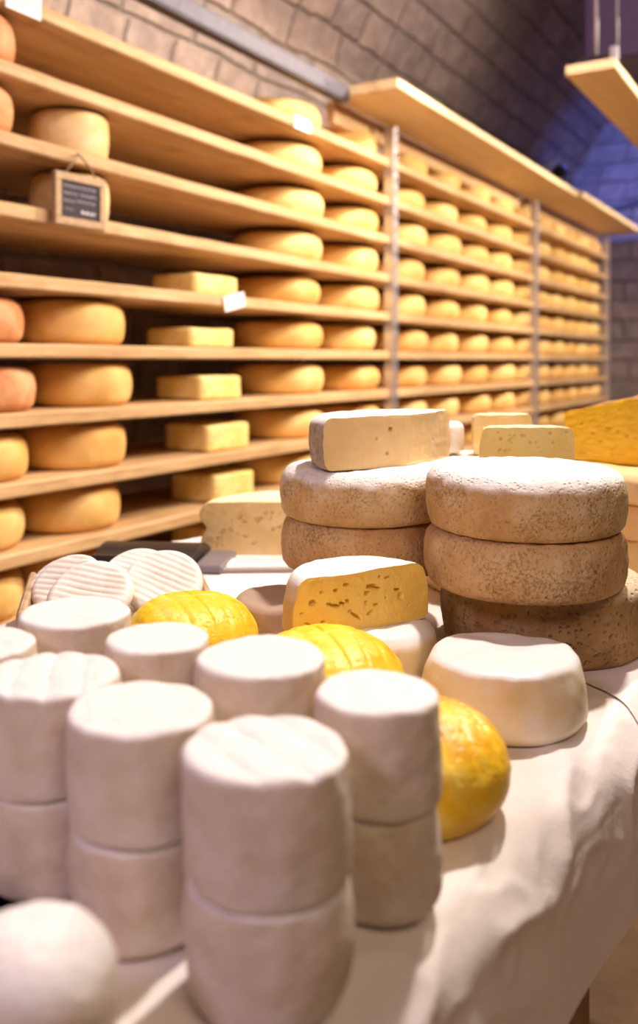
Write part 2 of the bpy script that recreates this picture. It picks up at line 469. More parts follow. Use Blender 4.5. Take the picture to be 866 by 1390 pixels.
# ------------------------------------------------------------------ the cellar
XL, XR, RV, YA, YB = -2.22, 2.38, 2.3, -2.4, 7.55
XM = (XL+XR)/2; ZS = 1.70
def wall_quad(name, pts, uvs, mat):
    # subdivided panel with real unevenness
    o = mesh_obj(name, pts, [(0,1,2,3)], mat, None, False, uvs)
    tag(o, kind='structure'); return o
wall_quad('floor', [(XL-.1,YA,0),(XR+.1,YA,0),(XR+.1,YB,0),(XL-.1,YB,0)], [(0,0),(1,0),(1,1),(0,1)], M['floor'])
def relief(u, v):
    return .022*noise.noise(Vector((u*2.6, v*5.5, 3)))+.012*noise.noise(Vector((u*9, v*14, 8)))
def grid_wall(name, fn, nu, nv, U, V):
    vs = []; fs = []; uv = []
    for j in range(nv+1):
        for i in range(nu+1):
            u = U*i/nu; v = V*j/nv
            vs.append(fn(u, v)); uv.append((u, v))
    for j in range(nv):
        for i in range(nu):
            a = j*(nu+1)+i
            fs.append((a, a+1, a+nu+2, a+nu+1))
    o = mesh_obj(name, vs, fs, M['stone'], None, True, uv)
    return tag(o, kind='structure')
LY = YB-YA
grid_wall('wall_left', lambda u, v: (XL+relief(u, v), YA+u, v), 160, 30, LY, ZS)
grid_wall('wall_right', lambda u, v: (XR-relief(u, v), YA+u, v), 80, 16, LY, ZS)
def vault(u, v):
    a = PI-v/RV; rr = RV-relief(u, v+ZS)
    return (XM+rr*math.cos(a), YA+u, ZS+rr*math.sin(a))
oc = grid_wall('ceiling', vault, 160, 110, LY, PI*RV)
def end_wall(y):
    def f(u, v):
        x = XL+u; z = v
        if z > ZS:
            hw = math.sqrt(max(0, RV*RV-(z-ZS)**2)); x = XM+(x-XM)*(hw/RV)
        return (x, y-relief(u, v+7)*(.7 if y > 0 else -.7), z)
    return f
grid_wall('wall_back', end_wall(YB), 80, 70, XR-XL, ZS+RV-.001)
grid_wall('wall_front', end_wall(YA), 20, 20, XR-XL, ZS+RV-.001)

# ------------------------------------------------------------------ the rack
SX = -1.60                 # front edge of the boards
SD = .42                   # board depth
TB = .034                  # board thickness
def shelf_z(k): return .0227+.157*(5-k)       # centre of the board's front edge above the lens
POST = [1.33, 3.26, 5.19, 7.04]
bays = [(-.62, 3.245), (3.25, 5.18), (5.185, 7.04)]
ordn = ['topmost', 'second', 'third', 'fourth', 'fifth', 'sixth', 'seventh', 'eighth', 'ninth', 'lowest']
bayn = ['near bay', 'middle bay', 'far bay']
def board_obj(x0, x1, y0, y1, z0, z1, mat, seed):
    nx, ny = 4, max(6, int((y1-y0)/.06))
    v = []; f = []
    def w(y): return .004*noise.noise(Vector((y*1.3, seed*5.1, 0)))
    secs = [(x0, z0), (x1-.004, z0), (x1, z0+.004), (x1, z1-.005), (x1-.005, z1), (x0, z1)]
    for j in range(ny+1):
        y = y0+(y1-y0)*j/ny
        for x, z in secs:
            e = .0025*noise.noise(Vector((y*9, z*20, seed))) if x > x0+.1 else 0
            v.append((x+e, y, z+w(y)*0+e*.5))
    n = len(secs)
    for j in range(ny):
        for i in range(n):
            i2 = (i+1) % n
            f.append((j*n+i, j*n+i2, (j+1)*n+i2, (j+1)*n+i))
    f.append(tuple(range(n))); f.append(tuple(ny*n+i for i in range(n))[::-1])
    return v, f
for b, (y0, y1) in enumerate(bays):
    for k in range(10):
        z = CZ+shelf_z(k)
        v, f = board_obj(SX-SD, SX, y0+.003, y1-.003, -TB, 0, M['shelf'], k+b*17)
        f = [q[::-1] for q in f]
        o = mesh_obj('shelf_board', v, f, M['shelf'], None, False)
        o.location = (0, 0, z+TB/2)
        tag(o, 'wooden shelf board in the %s of the cheese rack, %s from the top' % (bayn[b], ordn[k]), 'shelf board', 'rack boards')

def angle_post(y, x, flip=1, z1=.955, label=None):
    root = empty('rack_post', (x, y, 0))
    mb = MB()
    W, T = .042, .003
    # slotted angle: front flange cut into bars round each slot, so the holes are real
    zt = CZ+z1
    mb.box(.002, .002+T, -W/2, -W/2+.013, 0, zt)
    mb.box(.002, .002+T, W/2-.013, W/2, 0, zt)
    z = 0.0
    while z < zt-.03:
        mb.box(.002, .002+T, -W/2+.013, W/2-.013, z, z+.022); z += .05
    mb.box(.002, .002+T, -W/2+.013, W/2-.013, zt-.02, zt)
    mb.build('flange', M['steel'], root)
    MB().box(-.036, .002, -W/2, -W/2+T, 0, zt).build('side_flange', M['steel'], root)
    MB().box(-.045, .012, -W/2-.01, W/2+.01, 0, .006, bev=.001).build('foot_plate', M['steel'], root)
    for k in range(0, 10, 2):
        zz = CZ+shelf_z(k)
        MB().tube([(.005, 0, zz), (.010, 0, zz)], .006, 6).build('bolt', M['steel'], root)
    return tag(root, label, 'rack post', 'rack posts')
for y, l in zip(POST[1:], ['nearest slotted steel rack post in view, beside the stacked tommes',
                           'second slotted steel post, between the middle and far bays of the rack',
                           'farthest slotted steel post at the far end of the rack']):
    angle_post(y, SX+.012, label=l)
# back rail posts behind the boards stay in the dark: one per upright
for y, l in zip(POST[1:], ['dark back upright behind the nearest rack post', 'dark back upright behind the second rack post', 'dark back upright behind the far rack post']):
    MBk = MB().box(SX-SD-.03, SX-SD-.004, y-.02, y+.02, 0, CZ+.9, bev=.001)
    tag(MBk.build('rack_upright', M['steel']), l, 'rack post', 'back uprights of the rack')

# steel rail over the near bay
rail = empty('steel_rail', (SX, -.6, CZ+.985))
tag(rail, 'long grey steel rail running above the top shelf of the near bay', 'rail')
MB().box(-.022, .022, 0, 3.46, .024, .029, bev=.001).build('rail_top', M['rail'], rail)
MB().box(.018, .022, 0, 3.46, -.024, .024).build('rail_web', M['rail'], rail)
MB().box(-.022, .018, 0, 3.46, -.029, -.024).build('rail_bottom', M['rail'], rail)
for yy in (-.2,):
    MB().box(-.02, .016, yy-.015, yy+.015, -.15, -.029).build('rail_bracket', M['rail'], rail)

# overhead boards along the rack
def plank(x0, x1, y0, y1, z, th, label):
    v, f = board_obj(x0, x1, y0, y1, 0, th, M['pale_wood'], x0*9+y0)
    f = [q[::-1] for q in f]
    o = mesh_obj('overhead_board', v, f, M['pale_wood'], None, False)
    o.location = (0, 0, CZ+z)
    return tag(o, label, 'board', 'overhead boards')
plank(-1.66, -1.385, 2.87, 5.35, .985, .034, 'long pale board lying above the rack posts, nearer of the two over the shelves')
plank(-1.66, -1.36, 5.36, 7.15, .985, .034, 'pale board above the far bay of the rack, behind the long one')
for y0, y1, l in ((2.9, 5.1, 'nearer'), (5.2, 7.1, 'farther')):
    o = MB().box(-1.70, -1.664, y0, y1, CZ+.90, CZ+.984, bev=.002).build('rack_beam', M['shelf'])
    tag(o, 'narrow wooden beam under the overhead board of the rack, %s one' % l, 'beam', 'beams under the overhead boards')

# hanging board at the upper right
hb = empty('hanging_board', (-.86, 3.5, CZ+1.13))
tag(hb, 'pale wooden board hanging on rods below the dark purple panel at upper right', 'board')
v, f = board_obj(-.095, .095, 0, 3.3, 0, .036, M['pale_wood'], 3)
mesh_obj('board', v, [q[::-1] for q in f], M['pale_wood'], hb, False)
for yy in (.10, 1.6):
    MB().tube([(0, yy, .036), (0, yy, 1.2)], .007, 8).build('hanging_rod', M['steel'], hb, True)
    MB().tube([(.075, yy+.03, .036), (.075, yy+.03, 1.2)], .004, 8).build('hanging_rod', M['steel'], hb, True)
MB().box(.070, .098, .02, .05, .036, .09, bev=.002).build('end_clip', M['steel'], hb)
MB().box(-.06, .07, .02, .10, .036, .066, bev=.002).build('mount_plate', M['black'], hb)
pp = MB().box(-1.0, .9, 3.95, 6.4, CZ+1.31, CZ+2.35, bev=.01).build('ceiling_duct', M['purple'])
tag(pp, 'large dark purple boxed duct hanging under the vault at upper right', 'duct')

# blue lamp on the far overhead board
bl = empty('blue_spotlight', (-1.50, 5.28, CZ+1.019))
tag(bl, 'small black spotlight with blue lens standing on the overhead board near its far end', 'spotlight')
MB().box(-.04, .04, -.05, .05, 0, .012, bev=.002).build('base', M['black'], bl)
MB().tube([(0, 0, .01), (0, 0, .05)], .011, 10).build('stand', M['black'], bl, True)
dl = Vector((.35, .6, .7)).normalized()
MB().tube([Vector((0, 0, .085))-dl*.06, Vector((0, 0, .085))-dl*.03, Vector((0, 0, .085))+dl*.06], .04, 16, rads=[.03, .042, .046]).build('housing', M['black'], bl, True)
MB().tube([Vector((0, 0, .085))+dl*.060, Vector((0, 0, .085))+dl*.064], .042, 16).build('lens', M['blue_glass'], bl, True)

# conduit and small round fixture on the far wall
pt = [(-1.9, YB-.05, CZ+1.22), (-.9, YB-.06, CZ+1.34), (.4, YB-.05, CZ+1.5), (1.3, YB-.05, CZ+1.6)]
tag(MB().tube(pt, .018, 10).build('conduit_pipe', M['pipe'], None, True), 'thin grey conduit running slantwise across the far stone wall', 'pipe')
wf = empty('wall_fixture', (-1.32, YB-.03, CZ+.53))
tag(wf, 'small round white fixture on the far stone wall beside the end of the rack', 'fixture')
MB().tube([(0, .02, 0), (0, -.02, 0)], .07, 24).build('back_plate', M['white_plastic'], wf, True)
lathe('cover', prof(.055, .05, .005, .03, nt=4), M['white_plastic'], wf, 24).rotation_euler = (PI/2, 0, 0)

# ------------------------------------------------------------------ wheels on the rack
def wheel_proto(i, R, H, mat, bulge=.012, seed=0, concave=0):
    return lathe('round_cheese', prof(R-bulge, H, .02, .024, bulge, nt=5, ns=8, waist=concave), mat, None, 56, wob(.005, 9, seed, H))
protos = []
for i in range(5):
    protos.append(wheel_proto(i, .172, .098+.003*(i % 3), M['wheel'] if i % 3 else M['wheel_b'], .016, i+1))
protoL = [wheel_proto(9, .134, .104, M['wheel_b'], .010, 21), wheel_proto(10, .134, .106, M['wheel_b'], .009, 25)]
protoR = [wheel_proto(11, .138, .104, M['red'], .010, 31), wheel_proto(12, .138, .114, M['red'], .012, 33)]
used = set()
def put(proto, x, y, k, rot, label, group, scale=1, cat='cheese'):
    z = CZ+shelf_z(k)+TB/2+.0005
    if proto.name in used: o = copy_tree(proto, (x, y, z), rot, scale)
    else:
        o = proto; used.add(proto.name); o.location = (x, y, z); o.rotation_euler = (0, 0, rot); o.scale = (scale,)*3
    return tag(o, label, cat, group)
near_pos = ['to the left of the column of wheels next to the post', 'directly left of the nearest rack post']
def order_word(i): return ['first', 'second', 'third', 'fourth', 'fifth'][i]
cols = [(0, 2.70, 'second wheel left of the nearest post'), (0, 3.11, 'wheel just left of the nearest post')]
for k in range(10):
    for c, (b, y, w) in enumerate(cols):
        put(protos[(k*2+c) % 5], SX-.195+random.uniform(-.012, .008), y+random.uniform(-.015, .015)+(.0 if c == 0 else .04), k, random.uniform(0, 6),
            'golden cheese wheel on the %s board, %s' % (ordn[k], w), 'cheese wheels in the near bay')
for k in range(10):
    for c, y in enumerate((3.61, 4.05, 4.46, 4.87, 5.27-.02)):
        put(protos[(k*3+c) % 5], SX-.197+random.uniform(-.012, .008), y+random.uniform(-.012, .012)+(.03 if c == 0 else 0), k, random.uniform(0, 6),
            'golden cheese wheel on the %s board of the middle bay, %s from its near post' % (ordn[k], order_word(c)), 'cheese wheels in the middle bay', .97)
for k in range(10):
    for c, y in enumerate((5.62, 5.955, 6.285, 6.615, 6.945)):
        put(protos[(k*3+c+1) % 5], SX-.19+random.uniform(-.01, .01), y+random.uniform(-.004, .004), k, random.uniform(0, 6),
            'golden cheese wheel on the %s board of the far bay, %s from its near post' % (ordn[k], order_word(c)), 'cheese wheels in the far bay', .885)
# left part of the near bay
for k in (5, 6, 7, 8, 9):
    put(protoL[k % 2], SX-.160, {5:1.66, 6:1.69, 7:1.665, 8:1.65, 9:1.66}[k], k, k*1.3,
        'deep golden wheel on the %s board, between the square blocks and the left edge' % ordn[k], 'cheese wheels at the left of the rack', 1.07)
for k, m in ((5, 0), (6, 0), (7, 2), (8, 2), (9, 2)):
    pr_ = protoR[0] if m == 0 else protoL[0]
    put(pr_, SX-.152, {5:1.325, 6:1.36, 7:1.345, 8:1.33, 9:1.33}[k], k, k*.9,
        '%s wheel cut off by the left edge of the photo, on the %s board' % ('reddish brown' if m == 0 else 'golden', ordn[k]), 'wheels at the left edge')
put(protoR[1], SX-.145, 1.295, 1, .5, 'reddish concave sided cheese at the left edge, on the second board', 'wheels at the left edge')
put(protoR[1], SX-.145, 1.285, 2, 1.5, 'reddish concave sided cheese at the left edge, on the third board', 'wheels at the left edge')
dr = lathe('drum_cheese', prof(.094, .117, .008, .02, .006, nt=5), M['drum'], None, 56, wob(.003, 14, 40, .117))
put(dr, SX-.115, 1.62, 2, 0, 'tall pale drum cheese on the third board above the chalkboard sign', 'tall drum cheeses')
put(dr, SX-.115, 1.62, 3, 2, 'tall pale drum cheese on the fourth board behind the chalkboard sign', 'tall drum cheeses')
# square blocks
def block_mesh(w, dp, h, seed):
    n = 14; v = []; f = []; idx = {}
    hx, hy = dp/2, w/2
    def add(p):
        key = (round(p[0], 5), round(p[1], 5), round(p[2], 5))
        if key not in idx:
            idx[key] = len(v); v.append(p)
        return idx[key]
    g = [-1+2*i/n for i in range(n+1)]
    for ax in range(3):
        for sgn in (-1, 1):
            for i in range(n):
                for j in range(n):
                    q = []
                    for a, b in ((i, j), (i+1, j), (i+1, j+1), (i, j+1)):
                        p = [0, 0, 0]; p[ax] = sgn; p[(ax+1) % 3] = g[a]; p[(ax+2) % 3] = g[b]
                        q.append(add(tuple(p)))
                    f.append(tuple(q) if sgn > 0 else tuple(q[::-1]))
    out = []
    R = .011
    for p in v:
        c = Vector((p[0]*hx, p[1]*hy, (p[2])*h/2))
        inner = Vector((max(-hx+R, min(hx-R, c.x)), max(-hy+R, min(hy-R, c.y)), max(-h/2+R, min(h/2-R, c.z))))
        dlt = c-inner
        if dlt.length > 1e-9 and sum(1 for t in dlt if abs(t) > 1e-9) > 1: c = inner+dlt.normalized()*R
        nn = noise.noise_vector(c*14+Vector((seed, 0, 0)))*.003
        c = c+nn; c.z = max(c.z+h/2, 0)
        out.append(c)
    return mesh_obj('cheese_block', out, f, M['block'])
for k, (y, h) in {4: (2.13, .062), 5: (2.11, .058), 6: (2.15, .072), 7: (2.19, .082), 8: (2.22, .086), 9: (2.22, .08)}.items():
    o = block_mesh(.205, .175, h, k*3)
    o.location = (SX-.115, y, CZ+shelf_z(k)+TB/2+.0005); o.rotation_euler = (0, 0, random.uniform(-.04, .04))
    tag(o, 'square yellow cheese block on the %s board left of the golden wheels' % ordn[k], 'cheese', 'square cheese blocks on the rack')

# paper tags on board edges
def paper_tag(y, k, w, h, tilt, label, dz=0):
    root = empty('paper_tag', (SX+.005, y, CZ+shelf_z(k)+dz), (tilt, 0, 0))
    MB().box(0, .0012, -w/2, w/2, -h/2, h/2).build('card', M['paper'], root)
    mb = MB()
    for i in range(3):
        zz = h*(.25-.22*i)
        mb.box(.0013, .0017, -w*.35, w*(.3-.12*i), zz-.0012, zz+.0012)
    mb.build('print', M['ink'], root)
    tag(root, label, 'tag', 'paper tags on the rack')
paper_tag(2.56, 0, .105, .042, 0, 'white paper tag on the edge of the topmost board')
paper_tag(2.17, 4, .105, .045, .22, 'tilted white paper tag below the upper square block')
paper_tag(1.37, 0, .10, .05, 0, 'white paper tag on the topmost board at the left edge')

# chalkboard sign hanging from the third board
sg_ = empty('chalkboard_sign', (SX+.022, 1.523, CZ+shelf_z(2)-.012), (0, 0, -.06))
tag(sg_, 'small framed chalkboard sign hanging by a string from the third board at left', 'sign')
w, h, ft, bz = .154, .124, .019, -.100     # width, height of frame, bar, centre height
for nm, bx_ in (('frame_bar', (-w/2, w/2, h/2-ft, h/2)), ('frame_bar', (-w/2, w/2, -h/2, -h/2+ft)),
                ('frame_bar', (-w/2, -w/2+ft, -h/2+ft, h/2-ft)), ('frame_bar', (w/2-ft, w/2, -h/2+ft, h/2-ft))):
    MB().box(-.008, .008, bx_[0], bx_[1], bz+bx_[2], bz+bx_[3], bev=.002).build(nm, M['sign_frame'], sg_)
slate = MB().box(-.005, .003, -w/2+ft, w/2-ft, bz-h/2+ft, bz+h/2-ft).build('slate_panel', M['slate'], sg_)
def scribble(y0, y1, z, amp, mat, rad):
    pts = []; n = int((y1-y0)/.0016)
    for i in range(n+1):
        y = y0+(y1-y0)*i/n
        pts.append((.0042, y, z+amp*math.sin(i*1.9)*(.6+.4*math.sin(i*.7))))
    MB().tube(pts, rad, 4).build('chalk_writing', mat, sg_)
for i, (a, b) in enumerate(((-.050, .048), (-.050, -.008), (.0, .049), (-.050, -.016), (-.010, .046))):
    scribble(a, b, bz+(.031, .014, .014, -.004, -.002)[i], .0050, M['chalk'], .0012)
scribble(.002, .046, bz-.027, .0065, M['chalk_b'], .0016)
scribble(-.048, -.02, bz-.023, .0036, M['chalk'], .0009)
for sgn in (-1, 1):
    MB().tube([(.004, sgn*.05, bz+h/2-.006), (.006, sgn*.028, bz+h/2+.022), (.0, sgn*.003, .010), (-.008, 0, .016)], .0026, 6).build('string', M['string'], sg_, True)
# nail holding the string
MB().tube([(-.03, 0, .012), (-.004, 0, .014)], .0022, 6).build('nail', M['steel'], sg_)

# ------------------------------------------------------------------ table with paper cloth
outline = [(.289-.6*1.15, .8-.8*1.15), (.289, .8), (.289+.6*1.02, .8+.8*1.02), (.74, 1.93), (.10, 2.05), (-.33, 1.68), (-.43, 1.20), (-.55, .60), (-.60, .10), (-.52, -.16)]
def resample(pts, n, rc):
    # round corners then sample evenly
    dense = []
    m = len(pts)
    for i in range(m):
        a, b, c = Vector(pts[i-1]), Vector(pts[i]), Vector(pts[(i+1) % m])
        e = min(rc, (a-b).length*.4, (c-b).length*.4)
        p0 = b+(a-b).normalized()*e; p1 = b+(c-b).normalized()*e
        for t in range(9):
            t /= 8; dense.append(p0*(1-t)**2+b*2*t*(1-t)+p1*t*t)
    Ls = [0]
    for i in range(len(dense)): Ls.append(Ls[-1]+(dense[(i+1) % len(dense)]-dense[i]).length)
    out = []; j = 0
    for i in range(n):
        s = Ls[-1]*i/n
        while Ls[j+1] < s: j += 1
        t = (s-Ls[j])/max(1e-9, Ls[j+1]-Ls[j])
        out.append(dense[j].lerp(dense[(j+1) % len(dense)], t))
    return out
NO = 900
ol = resample(outline, NO, .12)
cen = Vector((.0, .95))
nrm = []
for i in range(NO):
    t = (ol[(i+9) % NO]-ol[i-9]).normalized(); nn = Vector((t.y, -t.x))
    if nn.dot(ol[i]-cen) < 0: nn = -nn
    nrm.append(nn)
rings = []
for j in range(1, 60):
    f = (j/59)**.55
    rings.append(('t', f))
DROP = .14
ER = .045
for j in range(1, 9): rings.append(('e', PI/2*j/8))
for j in range(1, 30): rings.append(('s', j/29))
vs = [P(cen.x, cen.y, TZ)]; fs = []
def crumple(p, amt, q=0.0):
    a = Vector((p.x*8, p.y*8, 1.0+q*14)); b = Vector((p.x*21, p.y*21, 4.0+q*26))
    n = (1-abs(noise.noise(a)*2.2))**2*.65+(1-abs(noise.noise(b)*2.2))**2*.22
    return (n-.4)*amt
def surf(o, nn, s, off=0.0):
    """point of the cloth at o on the table edge, s metres of cloth past the start of the rounding (negative: on the flat)"""
    arc = ER*PI/2
    if s <= 0:
        q = o-nn*(ER-s); w = max(0, 1+s/.10)
        return P(q.x, q.y, TZ+off+crumple(q, .006*w*w))
    if s < arc:
        a = s/ER
        k = .006+.003*a
        e = crumple(o-nn*ER, k, s)+off
        q = o-nn*ER*(1-math.sin(a))+nn*math.sin(a)*e
        return P(q.x, q.y, TZ-ER*(1-math.cos(a))+math.cos(a)*e)
    t = s-arc
    fade = max(.12, 1-t/.06)
    e = crumple(o-nn*ER, .009*fade, s)+off+.008*(1-fade)*noise.noise(Vector((o.x*5, o.y*5, 2)))
    q = o+nn*(.10*t+e)
    return P(q.x, q.y, TZ-ER-t)
rings = [('f', (j/50)**.6) for j in range(1, 50)]+[('s', ER*PI/2*0+v_) for v_ in [-.13+.13*j/26 for j in range(27)]]
rings = [('f', (j/30)) for j in range(1, 31)]+[('s', -.10+.004+(.10+ER*PI/2+DROP-ER)*j/90) for j in range(91)]
for kind, a in rings:
    for i in range(NO):
        o, nn = ol[i], nrm[i]
        if kind == 'f':
            q = cen.lerp(o-nn*(ER+.10), a)
            vs.append(P(q.x, q.y, TZ))
        else: vs.append(surf(o, nn, a))
for i in range(NO): fs.append((0, 1+i, 1+(i+1) % NO))
for j in range(len(rings)-1):
    for i in range(NO):
        i2 = (i+1) % NO
        fs.append((1+j*NO+i, 1+(j+1)*NO+i, 1+(j+1)*NO+i2, 1+j*NO+i2))
cl = mesh_obj('tablecloth', vs, fs, M['cloth'])
tag(cl, 'white crinkled paper cloth covering the display table of cheeses', 'tablecloth')
# flip check not needed: shading is two sided
tb = empty('display_table', P(.1, 1.0, TZ-CZ-TZ))
tb.location = (0, 0, 0)
tag(tb, 'wooden display table hidden under the white paper cloth', 'table')
tv = []; inner = [o-nn*.052 for o, nn in zip(ol[::6], nrm[::6])]; m = len(inner)
for zz in (TZ-.042, TZ-.012):
    tv += [P(q.x-0, q.y, zz) for q in inner]
tf = [tuple(range(m))[::-1], tuple(m+i for i in range(m))]+[(i, (i+1) % m, m+(i+1) % m, m+i) for i in range(m)]
mesh_obj('tabletop', tv, tf, M['dark_wood'], tb, False)
for (r, d) in ((.22, .82), (.74, 1.6), (.15, 1.9), (-.26, 1.6), (-.34, .6), (-.22, .2)):
    q = P(r, d, 0)
    MB().box(q.x-.025, q.x+.025, q.y-.025, q.y+.025, 0, CZ+TZ-.042, bev=.003).build('leg', M['dark_wood'], tb)

# a second sheet of the same paper overlaps the first near the right edge; its rim shows as a curved line
def rim(s):
    pts = [(-.20, .11), (-.075, .10), (-.045, .102), (-.015, .085), (.01, .068), (.035, .045), (.06, .03), (.10, .01), (.30, -.02)]
    for (a, x), (b, y) in zip(pts[:-1], pts[1:]):
        if a <= s <= b:
            t = (s-a)/(b-a); return x+(y-x)*t
    return -.05
v = []; f = []
ns_, nt_ = 70, 60
for i in range(ns_+1):
    s_v = -.10+(.10+ER*PI/2+DROP-ER-.004)*i/ns_
    for j in range(nt_+1):
        t = rim(s_v)+.45*(j/nt_)**1.3
        e = Vector((.289, .8))+Vector((.6, .8))*t
        v.append(surf(e, Vector((.8, -.6)), s_v, .0026-.0010*min(1, j/3)))
for i in range(ns_):
    for j in range(nt_):
        a = i*(nt_+1)+j
        f.append((a, a+1, a+nt_+2, a+nt_+1))
sh2 = mesh_obj('paper_sheet', v, f, M['cloth'])
md = sh2.modifiers.new('thickness', 'SOLIDIFY'); md.thickness = .0006; md.offset = 1
tag(sh2, 'second sheet of white paper overlapping the cloth at the right table edge', 'paper')

# ------------------------------------------------------------------ table cheeses
def rz(a): return (0, 0, YAW+a)
def goat(r, d, R, H, base, seed, label, group, mat='goat', Rt=None, ridge=None, bulge=.0, ct=.006, cb=.012, lean=(0,0), amp=.002, undul=.0012):
    o = lathe('goat_cheese', prof(R, H, cb, ct, bulge, Rt, nt=18, ns=20, nb=3), M[mat], None, 110,
              wob(amp, 20, seed, H, ridge, fine=.0009, ffreq=70, lean=lean, undul=undul))
    o.location = P(r, d, base+.0004); o.rotation_euler = rz(0)
    return tag(o, label, 'cheese', group)
HT = .0655
towers = [
 # r, d, R, seed, ridge, words
 (-.027, .477, .0462, 1, (.0024, .024, .6), 'front tower at the bottom centre of the photo'),
 (.038, .560, .0402, 2, None, 'tower leaning against the orange yellow round'),
 (-.106, .535, .0445, 3, None, 'tower left of the front one'),
 (-.178, .589, .0466, 4, (.0020, .022, .2), 'tower with grooved top at the left edge'),
 (-.043, .626, .0470, 5, None, 'wide tower right behind the front one'),
 (-.121, .669, .0402, 6, None, 'narrow tower in front of the pale yellow round'),
 (-.203, .736, .0470, 7, None, 'rearmost wide tower in front of the ridged discs'),
 (-.247, .655, .0385, 8, None, 'tower half cut off by the left edge of the photo'),
]
for r, d, R, s, rg, w in towers:
    goat(r, d, R*.90, HT, TZ, s+50, 'lower goat cheese of the %s' % w, 'lower cheeses of the goat towers', Rt=R*.925, bulge=.0030, ct=.003, cb=.010, amp=.0028)
    goat(r, d, R*.955, HT+.001, TZ+HT-.0002, s, 'upper goat cheese of the %s' % w, 'upper cheeses of the goat towers', Rt=R*.965, ridge=rg, bulge=.0015,
         ct=.0042, cb=.004, lean=(random.uniform(-.003, .003), 0))
goat(-.131, .4005, .0385, .086, TZ, 77, 'single bright white goat cheese in the lower left corner', None, ct=.030)
goat(-.335, .90, .03, .05, TZ, 78, 'small brown topped cheese at the left edge behind the towers', None, mat='grey_top', ct=.004)

# yellow rounds with net grooves
def yround(r, d, R, H, seed, mat, label, net):
    pr = []
    n = 46
    pr.append((0, 0))
    for i in range(1, 5): pr.append((R*.74*i/4, 0))
    for i in range(1, n):
        a = -PI/2*.5+(PI/2*1.5)*i/n
        c, s_ = math.cos(a), math.sin(a)
        e = .82
        rr = R*(abs(c)**e); zz = .40*H+(.60*H*(abs(s_)**.9) if s_ > 0 else -.40*H*(abs(s_)**.9)/(math.sin(PI/2*.5)**.9))
        if zz < 0: zz = 0
        pr.append((max(rr, .0005), zz))
    pr.append((0, H))
    sv = Vector((seed, seed*2, 0))
    def dp(p):
        k = min(1, p.z/.015)
        out = p.copy()
        nv = noise.noise_vector(p*16+sv)*.0012; nv.z *= k; out += nv
        nv = noise.noise_vector(p*90+sv)*.0009; nv.z *= k; out += nv
        if p.z > H*.25:
            t = p.x*math.cos(net)+p.y*math.sin(net)+.004*noise.noise(p*22+sv)
            u = -p.x*math.sin(net)+p.y*math.cos(net)+.004*noise.noise(p*22-sv)
            g = math.exp(-((t/.021-round(t/.021))*.021/.0017)**2)+.45*math.exp(-((u/.026-round(u/.026))*.026/.0013)**2)
            out.z -= .0017*g*min(1, (p.z-H*.25)/(H*.2))
        out.z = max(0, out.z)
        return out
    o = lathe('yellow_round_cheese', pr, M[mat], None, 200, dp)
    o.location = P(r, d, TZ+.0004); o.rotation_euler = rz(0)
    return tag(o, label, 'cheese', 'yellow washed rind rounds')
yround(-.14, .975, .073, .082, 3, 'yellow', 'pale yellow domed round in front of the ridged white discs', .5)
yround(.005, .828, .077, .086, 8, 'yellow', 'bright yellow domed round below the golden half cheese', .35)
yround(.073, .677, .0715, .077, 14, 'orange', 'orange yellow round at the right behind the goat cheese towers', .35)

# big truncated white cheese
o = lathe('white_truncated_cheese', prof(.0785, .062, .012, .006, .003, .068, nt=16, ns=18), M['white_round'], None, 130, wob(.005, 16, 91, .062, fine=.0012, ffreq=60))
o.location = P(.176, .847, TZ+.0004); o.rotation_euler = rz(0)
tag(o, 'smooth white flat topped cheese with glossy sides alone on the cloth at right', 'cheese')

# tommes
def tomme(r, d, z, R, H, mat, seed, label, group, bulge=.006, cb=.009, ct=.014, amp=.004, fine=.0014, seg=150):
    o = lathe('tomme_cheese', prof(R-bulge, H, cb, ct, bulge, nt=16, ns=22), M[mat], None, seg, wob(amp, 10, seed, H, fine=fine, ffreq=85))
    o.location = P(r, d, z+.0004); o.rotation_euler = rz(seed)
    return tag(o, label, 'cheese', group)
g = 'wheels of the right tomme stack'
tomme(.273, 1.078, TZ, .124, .085, 'tomme3', 4, 'dark dimpled wheel at the bottom of the right stack', g, amp=.004)
tomme(.237, 1.02, TZ+.085, .1135, .066, 'tomme2', 5, 'tan tomme wheel in the middle of the right stack', g, .005)
tomme(.237, 1.02, TZ+.1505, .1145, .068, 'tomme', 6, 'tomme with white dusty top, uppermost of the right stack', g, .005, ct=.016)
g = 'wheels of the left tomme stack'
tomme(.0600, 1.17, TZ, .082, .072, 'tomme3', 14, 'narrow dark wheel at the bottom of the left stack', g, amp=.004)
tomme(.0624, 1.17, TZ+.072, .112, .066, 'tomme2', 15, 'tan tomme wheel in the middle of the left stack', g, .005)
tomme(.0624, 1.17, TZ+.1375, .1135, .066, 'tomme', 16, 'tomme under the half cream cheese, uppermost of the left stack', g, .005, ct=.016)
tz1 = TZ+.2035

